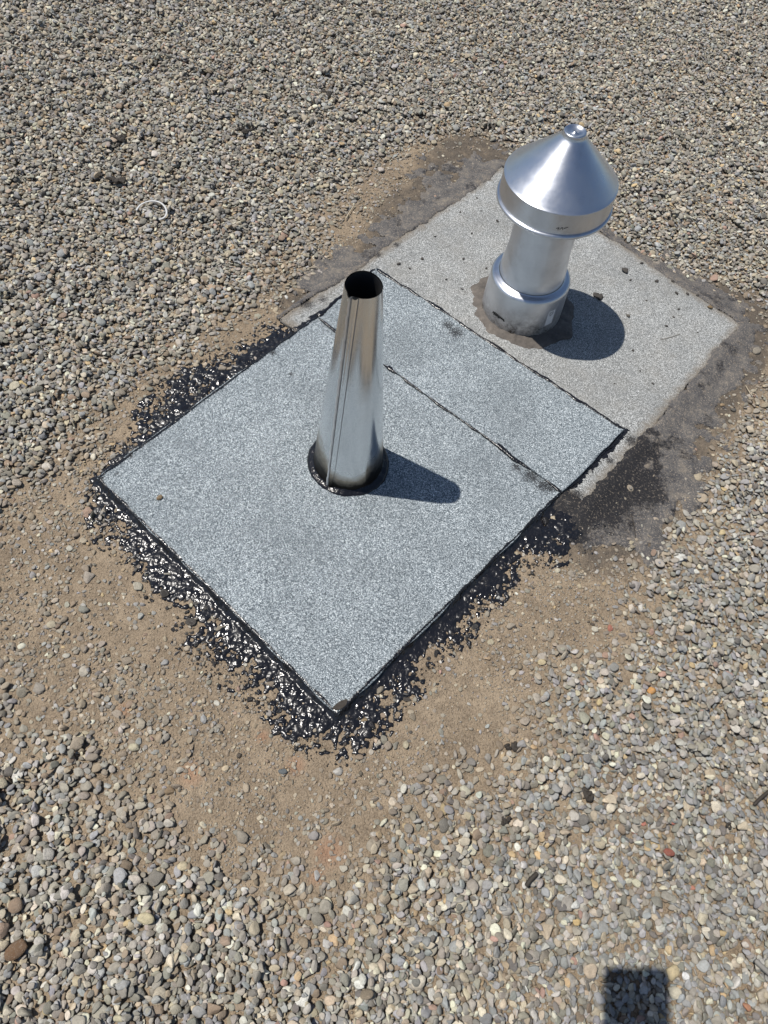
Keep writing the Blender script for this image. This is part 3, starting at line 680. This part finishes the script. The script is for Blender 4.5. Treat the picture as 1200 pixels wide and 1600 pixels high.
lathe('inner_wall', dense([(CRT - 0.0012, CH - 0.0005), (CRB * 0.97 - 0.0015, 0.02), (0.002, 0.018)], 8), m_inner, cone, 64, None, cw)
# folded lock seam standing proud of the cone: a flat lap with a raised lip
def seam_strip(name, a_lo, a_hi, up, m, ks=60, parent=cone, jag=0.0):
    V_ = []; ns = 5
    for i in range(ks + 1):
        h = CH * (0.012 + 0.986 * i / ks); r = CRB - 0.001 + (CRT - CRB + 0.001) * h / CH
        for j in range(ns):
            t = j / (ns - 1); w_ = (a_lo + (a_hi - a_lo) * t) + jag * math.sin(i * 1.7) * math.sin(i * 0.6)
            a = A_SEAM + w_ / r; lift = 0.0004 + up * (1 - abs(2 * t - 1) ** 4)
            rr_, hh = cw(r, h, a, i); V_.append(((rr_ + lift) * math.cos(a), (rr_ + lift) * math.sin(a), hh))
    f = [(i * ns + j, i * ns + j + 1, (i + 1) * ns + j + 1, (i + 1) * ns + j) for i in range(ks) for j in range(ns - 1)]
    me = pydata(name, V_, f); fattr(me, 'grime', [max(0, cgr(v[2], math.atan2(v[1], v[0]))) for v in V_]); return link(name, me, m, parent)
seam_strip('seam', -0.0022, 0.0062, 0.0030, m_galv)
seam_strip('seam_shade_line', 0.0063, 0.0074, 0.0001, m_groove, jag=0.0002)  # thin dark strip painting the shadow at the foot of the seam
seam_strip('seam_shade_line', -0.0016, -0.0006, 0.0030, m_groove, jag=0.0003)  # second painted shadow strip, next to the lip
seam_strip('seam_lip', -0.0056, -0.0016, 0.0030, m_solder, jag=0.0009)
# black sealant round the foot
def ring(name, r0, r1, hmax, m, parent, seed, seg=160, wv=0.12, flat=0.3):
    V_ = []; ns = 12
    for j in range(seg):
        a = j / seg * 2 * math.pi; ca, sa = math.cos(a), math.sin(a)
        nn = float(fbm(np.array([ca * 0.1 + 3]), np.array([sa * 0.1 + seed]), 0.035, seed, 3)[0]) - 0.5; n2 = float(fbm(np.array([ca * 0.1]), np.array([sa * 0.1]), 0.008, seed + 8, 2)[0]) - 0.5
        ro = r1 * (1 + wv * nn * 2 + 0.02 * n2)
        for i in range(ns):
            t = i / (ns - 1); r = r0 + (ro - r0) * t
            h = hmax * ((1 - t) ** 2 * (1 - flat) + flat * (1 - t ** 6)) * (1 + 0.5 * n2) + (0.001 * n2 if i < ns - 1 else -0.0018)
            V_.append((r * ca, r * sa, h))
    f = [(j * ns + i, ((j + 1) % seg) * ns + i, ((j + 1) % seg) * ns + i + 1, j * ns + i + 1) for j in range(seg) for i in range(ns - 1)]
    return link(name, pydata(name, V_, [tuple(reversed(q)) for q in f]), m, parent)
o = ring('sealant_ring', CRB * 0.97, CRB + 0.0100, 0.0085, m_bead, cone, 5, wv=0.035, flat=0.55)

# capped vent
VXY = (0.1835, 1.1206); Q = Z_OLD
vent = empty('capped_vent', (VXY[0], VXY[1], Z_OLD), lean(-0.0434, -0.0309))
tag(vent, 'spun aluminium vent with conical cap on the old patch', 'roof vent')
h1, h2, h3, hr = 0.0997 - Q, 0.2608 - Q, 0.3027 - Q, 0.3814 - Q
Rc, Rp, Rp2, Rb, Rs = 0.0765, 0.0625, 0.0545, 0.0990, 0.0950
vgr = lambda h, a: max(0.0, 1.15 - h / (0.056 + 0.010 * math.sin(a * 3)))
lathe('collar', dense([(0.0792, -0.001), (0.0785, 0.03), (Rc, h1 - 0.010)], 8)[:-1] + arc(Rc - 0.0085, h1 - 0.010, 0.0085, 0, 80, 10) + [(Rp + 0.002, h1 - 0.001), (Rp, h1 + 0.001)], m_alu, vent, 128, vgr)
lathe('pipe', dense([(Rp - 0.0006, h1 - 0.006), (Rp - 0.0012, h1 + 0.02), (Rp2 + 0.002, h1 + 0.06), (Rp2, h2 + 0.02)], 8), m_alu, vent, 128, lambda h, a: 0.0)
cap = lathe('cap', dense([(Rb - 0.004, h2 + 0.0015), (Rs + 0.0008, h2 + 0.006), (Rs, h3 - 0.0012)], 6)[:-1] + arc(Rs - 0.0012, h3 - 0.0012, 0.0012, 0, 48, 4)
            + dense([(Rs - 0.0012, h3 + 0.0001), (0.0185, hr - 0.0075), (0.0172, hr - 0.004)], 24), m_alu, vent, 160, lambda h, a: 0.0)
lathe('rim_bead', arc(Rb - 0.0032, h2, 0.0036, 0, 360, 16), m_alu, cap, 160, lambda h, a: 0.0)
lathe('top_disc', [(0.0172, hr - 0.0055)] + arc(0.0160, hr - 0.0015, 0.0020, -20, 100, 8) + [(0.0130, hr - 0.0008), (0.0120, hr - 0.0016), (0.0035, hr - 0.0022), (0.003, hr - 0.0012), (0.0005, hr - 0.0010)], m_alu, cap, 64, lambda h, a: 0.0)
lathe('cap_underside', [(Rs - 0.0012, h2 + 0.002), (Rs - 0.0014, h3 - 0.005), (0.03, hr - 0.03)], m_inner, cap, 96)
sk = ring('mastic_skirt', 0.0765, 0.1080, 0.010, m_skirt, vent, 23, wv=0.16, flat=0.5)

# writing and sticker on the vent: small thin pieces that follow the metal
AV = toward_cam(*VXY)
def decal(name, rfun, a0, h0, strokes, wd, m, parent, lift=0.00035):
    bm = bmesh.new()
    for st_ in strokes:
        for (x_a, y_a), (x_b, y_b) in zip(st_[:-1], st_[1:]):
            dx, dy = x_b - x_a, y_b - y_a; L_ = math.hypot(dx, dy) + 1e-9; nx_, ny_ = -dy / L_ * wd / 2, dx / L_ * wd / 2; ex, ey = dx / L_ * wd * 0.3, dy / L_ * wd * 0.3
            q = []
            for ux, uy in ((x_a + nx_ - ex, y_a + ny_ - ey), (x_a - nx_ - ex, y_a - ny_ - ey), (x_b - nx_ + ex, y_b - ny_ + ey), (x_b + nx_ + ex, y_b + ny_ + ey)):
                r = rfun(h0 + uy) + lift; a = a0 + ux / r; q.append(bm.verts.new((r * math.cos(a), r * math.sin(a), h0 + uy)))
            bm.faces.new(q); lift += 0.000004
    me = bpy.data.meshes.new(name); bm.to_mesh(me); bm.free(); return link(name, me, m, parent, False)
rcol = lambda h: 0.0792 + (0.0785 - 0.0792) * min(1, h / 0.03) if h < 0.03 else 0.0785 + (Rc - 0.0785) * (h - 0.03) / (h1 - 0.04)
rs = random.Random(3); scr = []
for i in range(8):
    x_ = i * 0.0036; scr.append([(x_ + rs.uniform(-.001, .001), rs.uniform(-.0035, .0)), (x_ + 0.0012, rs.uniform(.001, .004)), (x_ + 0.0026, rs.uniform(-.003, .001)), (x_ + 0.004, rs.uniform(-.002, .002))])
decal('marker_writing', rcol, AV - math.radians(36), 0.033, scr, 0.0025, m_ink, vent)
scr2 = [[(i * 0.0034 + rs.uniform(-.001, .001), rs.uniform(-.002, 0)), (i * 0.0034 + 0.0012, rs.uniform(0, .002))] for i in range(5)]
decal('marker_writing', rcol, AV + math.radians(36), 0.024, scr2, 0.0013, m_ink, vent)
rcap = lambda h: Rs + 0.0006
decal('marker_writing', rcap, AV + math.radians(12), h2 + 0.016, [[(0, 0), (0.004, 0.002), (0.003, -0.002)], [(0.006, -0.001), (0.009, 0.003), (0.011, -0.001)], [(0.012, 0.001), (0.018, 0.004)]], 0.0009, m_ink, cap)
def patch_on(name, rfun, a0, w_, ha, hb, m, parent, lift=0.0003, skew=0.0):
    V_ = []; nu = 8
    for i in range(5):
        h = ha + (hb - ha) * i / 4; r = rfun(h) + lift
        for j in range(nu + 1): a = a0 + (w_ * (j / nu - 0.5) + skew * (i / 4 - .5)) / r; V_.append((r * math.cos(a), r * math.sin(a), h))
    return link(name, pydata(name, V_, [(i * (nu + 1) + j, i * (nu + 1) + j + 1, (i + 1) * (nu + 1) + j + 1, (i + 1) * (nu + 1) + j) for i in range(4) for j in range(nu)]), m, parent)
stk = patch_on('sticker', rcol, AV + math.radians(51), 0.017, 0.030, 0.066, m_stick, vent)
decal('sticker_print', rcol, AV + math.radians(51), 0.056, [[(-0.004, 0), (-0.004, 0.006), (0.003, 0.006), (0.003, 0.001), (-0.003, -0.003)]], 0.0009, m_ink, stk, 0.0007)

# ------------------------------------------------------------------ the phone that takes the picture: only its shadow falls into view
ph = empty('phone', tuple(CAM - FW * 0.0035))
tag(ph, 'black phone held out above the gravel, casting the dark rectangular shadow', 'phone')
PW_, PH_ = 0.0775, 0.160
def shadow_px(p_):
    g = p_ + (p_[2] / -LD[2]) * LD; d__ = g - CAM; z = d__ @ FW; return 600 + F_PX * (d__ @ RT) / z, 800 - F_PX * (d__ @ UP) / z
tt = np.linspace(0, 0.12, 600); top_t = tt[np.argmin([abs(shadow_px(CAM + UP * t)[1] - 1508) for t in tt])]
rt_ = tt[np.argmin([abs(shadow_px(CAM + RT * t)[0] - 1041) for t in tt])]
print('phone lens from top', top_t, 'from right', rt_)
def rounded_slab(name, x0, x1, y0, y1, z0, z1, rad, m, parent):
    ring_ = []
    for cx_, cy_, a0 in ((x1 - rad, y1 - rad, 0), (x0 + rad, y1 - rad, 90), (x0 + rad, y0 + rad, 180), (x1 - rad, y0 + rad, 270)):
        for t in range(7): an = math.radians(a0 + 15 * t); ring_.append((cx_ + rad * math.cos(an), cy_ + rad * math.sin(an)))
    bm = bmesh.new(); L_ = lambda x, y, z: tuple(RT * x + UP * y - FW * z)
    lay = [[bm.verts.new(L_(x * s_, y * s_ if False else y, z)) for x, y in ring_] for z, s_ in ((z0, 1), (z1, 1))]
    bm.faces.new(list(reversed(lay[0]))); bm.faces.new(lay[1]); k_ = len(ring_)
    for i in range(k_): bm.faces.new((lay[0][i], lay[0][(i + 1) % k_], lay[1][(i + 1) % k_], lay[1][i]))
    bmesh.ops.bevel(bm, geom=[e for e in bm.edges if abs((e.verts[0].co - e.verts[1].co).dot(Vector(FW))) < 1e-6], offset=0.0012, segments=2, affect='EDGES')
    me = bpy.data.meshes.new(name); bm.to_mesh(me); bm.free(); return link(name, me, m, parent, False)
rounded_slab('body', rt_ - PW_, rt_, top_t - PH_, top_t, 0.0, 0.0085, 0.009, m_phone, ph)
rounded_slab('screen', rt_ - PW_ + 0.003, rt_ - 0.003, top_t - PH_ + 0.003, top_t - 0.003, 0.0087, 0.0092, 0.007, m_glass, ph)

# ------------------------------------------------------------------ single stones that stand out
def surf_z(x, y, top=False):
    a = np.array([x]); b_ = np.array([y])
    if sdf(FRONT, a, b_)[0] > 0: return Z_FRONT + 0.0005
    if sdf(STRIP, a, b_)[0] > 0: return Z_STRIP
    if sdf(OLD, a, b_)[0] > 0: return Z_OLD + 0.0008
    i = int((y - Y0) / HS); j = int((x - X0) / HS)
    return float((np.max if top else np.median)(HM[max(0, i - 3):i + 4, max(0, j - 3):j + 4]))
STONES = [  # photo x, y, length px, tilt deg in photo, colour, tarry, label
 (249, 777, 11, 30, (150, 128, 96), 0, 'small tan pebble lying alone on the new front patch'),
 (130, 952, 17, -15, (140, 140, 130), 0, 'grey oval pebble on bare soil left of the tar'),
 (103, 1024, 13, 10, (200, 196, 182), 0, 'small whitish pebble on soil near the left edge'),
 (209, 1167, 18, 0, (196, 188, 160), 0, 'pale oval pebble at the lower left rim of bare soil'),
 (352, 1200, 13, 20, (205, 188, 158), 0, 'cream pebble on soil below the tar corner'),
 (442, 1205, 15, 0, (88, 98, 104), 0, 'dark slate blue flat pebble below the patch corner'),
 (528, 1205, 17, 0, (196, 192, 184), 0, 'whitish oval pebble just below the patch front corner'),
 (228, 1435, 27, -5, (206, 194, 158), 0, 'largest cream yellow pebble in the lower left gravel'),
 (472, 1387, 20, 85, (206, 200, 184), 0, 'white oval pebble standing upright in the lower gravel'),
 (442, 1337, 15, 40, (176, 156, 124), 0, 'tan round pebble at the edge of the lower gravel'),
 (407, 1277, 13, 30, (200, 186, 160), 0, 'pale tan pebble on soil above the lower gravel'),
 (207, 1317, 15, 70, (206, 196, 168), 0, 'cream egg shaped pebble in the left lower gravel'),
 (286, 1353, 19, -10, (212, 198, 164), 0, 'long cream pebble in the middle of the lower left gravel'),
 (92, 1398, 20, 10, (150, 148, 138), 0, 'smooth grey disc pebble in the lower left gravel'),
 (120, 1534, 18, -40, (204, 190, 158), 0, 'cream pebble near the bottom left corner'),
 (24, 1485, 42, 38, (112, 84, 58), 0, 'long flat brown stone at the left edge'),
 (265, 1235, 17, 0, (140, 118, 90), 0, 'brown pebble beside the reddish soil spot'),
 (1046, 1332, 19, -15, (150, 82, 66), 0, 'brick red pebble in the lower right gravel'),
 (1054, 1283, 13, 30, (176, 108, 92), 0, 'pinkish red pebble above the brick red one'),
 (1006, 1287, 9, 0, (186, 118, 100), 0, 'tiny salmon pebble in the lower right gravel'),
 (750, 1428, 19, 80, (132, 136, 140), 0, 'blue grey oval pebble left of the phone shadow'),
 (786, 1296, 17, -10, (140, 142, 132), 0, 'grey oval pebble in thin gravel below the soil'),
 (1051, 1519, 26, 65, (204, 186, 146), 0, 'oblong cream pebble beside the phone shadow'),
 (1098, 1435, 19, 70, (204, 194, 168), 0, 'ivory pebble above and right of the phone shadow'),
 (1162, 1292, 16, 40, (206, 192, 166), 0, 'cream rounded pebble near the right edge'),
 (835, 1167, 12, 0, (208, 176, 134), 0, 'peach pebble at the soil edge on the right'),
 (1083, 1387, 10, 0, (190, 126, 104), 0, 'small salmon pebble below the brick red pebble'),
 (1169, 1573, 18, -50, (178, 124, 92), 0, 'orange brown pebble in the bottom right corner'),
 (937, 1262, 15, 0, (136, 142, 140), 0, 'greenish grey round pebble in the lower right gravel'),
 (902, 1441, 13, 0, (204, 176, 122), 0, 'ochre pebble above the phone shadow'),
 (847, 1034, 13, 0, (204, 188, 150), 0, 'cream pebble at the tip of the right hand gravel'),
 (1019, 1078, 13, 40, (204, 150, 84), 0, 'orange pebble in the right hand gravel'),
 (954, 981, 11, 90, (178, 112, 92), 0, 'pink pebble at the edge of the right hand gravel'),
 (862, 1124, 15, 0, (206, 196, 168), 0, 'cream white pebble in thin gravel right of the soil'),
 (937, 1097, 14, 40, (204, 184, 138), 0, 'yellowish pebble in the right hand gravel'),
 (812, 942, 9, 0, (200, 186, 156), 0, 'tiny cream pebble beside the right tar edge'),
 (582, 1132, 16, -40, (60, 60, 66), 0.8, 'tar coated pebble below the patch front corner'),
 (570, 1126, 12, 10, (160, 140, 106), 0.1, 'tan pebble stuck in tar by the patch front corner'),
 (1152, 530, 9, 90, (160, 158, 150), 0, 'light grey pebble beside the right corner of the old patch'),
 (1183, 548, 12, 20, (150, 142, 128), 0, 'flat grey pebble on weathered tar at the right edge'),
 (1136, 577, 8, 0, (170, 152, 120), 0, 'small tan pebble on weathered tar below the old corner'),
 (1110, 479, 9, -30, (128, 106, 74), 0, 'brown pebble lying on the far edge of the old patch'),
 (1147, 640, 10, 0, (86, 84, 80), 0, 'dark grey pebble on soil right of weathered tar'),
 (1174, 666, 9, 0, (130, 130, 134), 0, 'round bluish pebble on soil near the right edge'),
 (1129, 632, 8, 0, (166, 140, 106), 0, 'tan pebble between weathered tar and right hand soil'),
 (509, 447, 9, 10, (30, 30, 30), 0.6, 'black pebble on the old patch left of the cone'),
 (540, 405, 7, 10, (150, 142, 124), 0, 'pale grey pebble on the old patch behind the cone'),
 (543, 399, 7, 10, (96, 76, 58), 0, 'dark brown pebble behind the cone top'),
 (982, 492, 7, -30, (96, 92, 84), 0, 'small grey crumb of stone right of the cap shadow'),
]
for i, (px, py, ln, ang, c_, tr, lb) in enumerate(STONES):
    g = G(px, py); z0 = surf_z(*g); g = G(px, py, z0 + 0.003)
    ea = G(px + math.cos(math.radians(ang)) * ln / 2, py - math.sin(math.radians(ang)) * ln / 2, z0 + 0.003) - g
    a = float(np.linalg.norm(ea)); a = min(a, 0.022)
    o = bpy.data.objects.new('pebble', PEBS[(i * 5 + 2) % len(PEBS)]); col.objects.link(o)
    cc = a * (0.5 if a < 0.012 else 0.38); o.scale = (a, a * random.uniform(0.62, 0.78), cc)
    on_sheet = max(sdf(SHEETS, g[:1], g[1:])[0], sdf(OLD, g[:1], g[1:])[0]) > 0
    o.location = (g[0], g[1], z0 + cc * (0.82 if on_sheet else 0.45)); o.rotation_euler = (random.gauss(0, 0.07), random.gauss(0, 0.07), math.atan2(ea[1], ea[0]))
    lin = np.array(S(*c_)) * 0.86; o['pcol'] = [float(v) for v in lin]; o['ptar'] = float(tr); o['poff'] = [float(i), float(i * 2.3), 0.0]
    tag(o, lb, 'pebble', 'single pebbles that stand out')

# tar crumbs lying on the old patch
crumb_me = [pebble_mesh(300 + i, 2, 1.0) for i in range(4)]
for me in crumb_me: me.materials.clear(); me.materials.append(m_clod)
CR = [(697, 437, 4), (777, 346, 5), (722, 452, 4), (724, 405, 4), (737, 365, 4), (719, 332, 4), (976, 424, 10), (1002, 412, 5), (1041, 510, 5), (937, 466, 9), (1026, 440, 6), (1057, 459, 6),
      (989, 548, 4), (1074, 460, 5), (1090, 462, 5), (1060, 484, 4), (1052, 496, 4), (985, 438, 4), (1051, 440, 5), (640, 420, 4), (660, 405, 5), (623, 413, 6), (680, 370, 4), (745, 310, 4),
      (760, 420, 4), (755, 450, 4), (752, 330, 3), (1020, 600, 4), (1000, 580, 3), (960, 600, 3), (1090, 520, 3), (1010, 470, 3), (820, 600, 0)]
for i, (px, py, ln) in enumerate(CR):
    if not ln: continue
    g = G(px, py, Z_OLD); r = float(np.linalg.norm(G(px + ln / 2, py, Z_OLD) - g)); o = bpy.data.objects.new('tar_crumb', crumb_me[i % 4]); col.objects.link(o)
    o.scale = (r * 1.1, r * random.uniform(0.55, 0.9), r * 0.55); o.location = (g[0], g[1], Z_OLD + r * 0.42); o.rotation_euler = (0, 0, random.uniform(0, 3.1))
    tag(o, 'tiny dark tar crumb lying on the old grey patch', 'tar crumb', 'tar crumbs on the old patch')
# larger clods and dark scraps
CL = [(1138, 552, 22, 'lumpy dirt crusted tar clod at the right corner of the old patch'), (934, 465, 16, 'dark tar clod at the rim of the cap shadow'),
      (188, 217, 22, 'black tar scrap in the gravel at upper left'), (180, 283, 24, 'black tar scrap in gravel above the white plastic strip'),
      (382, 205, 18, 'dark tar scrap in the far gravel behind the cone'), (302, 135, 16, 'dark tar scrap in the far gravel near the top'),
      (801, 1167, 22, 'dark crumbling tar scrap at the soil edge lower right'), (915, 1240, 20, 'dark splinter of tar in the lower right gravel'),
      (790, 1283, 14, 'black tar lump beside a grey oval pebble'), (1060, 1342, 12, 'black tar lump next to the brick red pebble'),
      (1138, 1291, 9, 'black tar lump near the right edge gravel'), (512, 148, 14, 'black tar scrap in the far gravel at top centre')]
for i, (px, py, ln, lb) in enumerate(CL):
    g = G(px, py); z0 = surf_z(*g, True) - 0.001; g = G(px, py, z0); r = 1.15 * float(np.linalg.norm(G(px + ln / 2, py, z0) - g)); bm = bmesh.new(); rr2 = random.Random(i + 40)
    for q in range(7):
        mtx = Matrix.Translation((rr2.gauss(0, 0.42) * r, rr2.gauss(0, 0.3) * r, r * (0.12 + 0.12 * rr2.random()))) @ Matrix.Rotation(rr2.uniform(0, 6), 4, 'Z') @ Matrix.Diagonal((r * rr2.uniform(0.3, 0.6), r * rr2.uniform(0.2, 0.4), r * rr2.uniform(0.15, 0.28), 1))
        bmesh.ops.create_icosphere(bm, subdivisions=2, radius=1.0, matrix=mtx)
    for v in bm.verts: v.co += Vector((rr2.gauss(0, 1), rr2.gauss(0, 1), rr2.gauss(0, 1))) * r * 0.035
    me = bpy.data.meshes.new('tar_clod'); bm.to_mesh(me); bm.free(); o = link('tar_clod', me, m_clod if i < 2 else m_leaf, None, False); o.location = (g[0], g[1], z0); tag(o, lb, 'tar clod')

def wire(name, pts, r, m, lb, cat, flat=1.0, lift=0.003):
    zz = np.array([surf_z(*G(px, py), True) + lift for px, py in pts])
    if len(pts) > 4: zz[:] = 0.6 * zz.max() + 0.4 * zz.mean()
    P3 = np.array([(*G(px, py, z0), z0) for (px, py), z0 in zip(pts, zz)])
    if len(P3) > 2: P3[1:-1, 2] = 0.5 * P3[1:-1, 2] + 0.25 * (P3[:-2, 2] + P3[2:, 2])
    t = np.linspace(0, len(P3) - 1, max(2, (len(P3) - 1) * 6 + 1)); C3 = np.stack([np.interp(t, np.arange(len(P3)), P3[:, i]) for i in range(3)], -1)
    for _ in range(12): C3[1:-1] = 0.5 * C3[1:-1] + 0.25 * (C3[:-2] + C3[2:])
    V_ = []; ns = 6; tn = np.gradient(C3, axis=0)
    for i in range(len(C3)):
        d__ = Vector(tn[i]).normalized(); sd_ = d__.cross(Vector((0, 0, 1))).normalized(); up_ = sd_.cross(d__)
        tp_ = 0.6 if i in (0, len(C3) - 1) else 1.0
        for j in range(ns): an = j / ns * 2 * math.pi; V_.append(tuple(Vector(C3[i]) + sd_ * (r * flat * tp_ * math.cos(an)) + up_ * (r * tp_ * math.sin(an))))
    f = [(i * ns + j, i * ns + (j + 1) % ns, (i + 1) * ns + (j + 1) % ns, (i + 1) * ns + j) for i in range(len(C3) - 1) for j in range(ns)] + [tuple(range(ns)), tuple(range(len(V_) - 1, len(V_) - ns - 1, -1))]
    o = link(name, pydata(name, V_, f), m); tag(o, lb, cat)
wire('plastic_strip', [(213, 329), (217, 321), (228, 315), (240, 313), (252, 316), (260, 325), (261, 335), (256, 341), (248, 343)], 0.0008, m_white, 'curled white plastic strip lying on the upper left gravel', 'plastic strip', 2.6, 0.004)
wire('straw', [(1165, 602), (1170, 611), (1176, 619)], 0.0007, m_straw, 'short pale straw on weathered tar at the right edge', 'straw')
wire('straw', [(1032, 531), (1045, 528), (1062, 522)], 0.0010, m_gstraw, 'grey straw lying on the old patch right of the shadow', 'straw', 1.0, 0.0005)
wire('straw', [(540, 342), (547, 330), (553, 321)], 0.0012, m_straw, 'pale straw on the soil above the cone top', 'straw')
wire('straw', [(1090, 820), (1097, 828), (1102, 833)], 0.0008, m_straw, 'pale straw between soil and right hand gravel', 'straw')
wire('twig', [(990, 289), (997, 291), (1003, 289)], 0.0028, m_leaf, 'short black twig on the gravel right of the cap', 'twig')
wire('twig', [(998, 293), (999, 310), (998, 330)], 0.0010, m_leaf, 'thin dark stem on the gravel right of the cap', 'twig')
wire('twig', [(822, 1385), (829, 1374), (840, 1364)], 0.0030, m_leaf, 'stubby dark twig in the lower gravel', 'twig')
wire('twig', [(1178, 1258), (1188, 1247), (1205, 1234)], 0.0024, m_leaf, 'black stick at the right edge of the gravel', 'twig')
wire('twig', [(1180, 1500), (1192, 1511), (1206, 1524)], 0.0034, m_gstraw, 'grey brown stick at the lower right edge', 'twig')
wire('twig', [(986, 803), (991, 818), (993, 840)], 0.0008, m_leaf, 'thin dark root on the weathered tar right of the patch', 'twig', 1.0, 0.004)
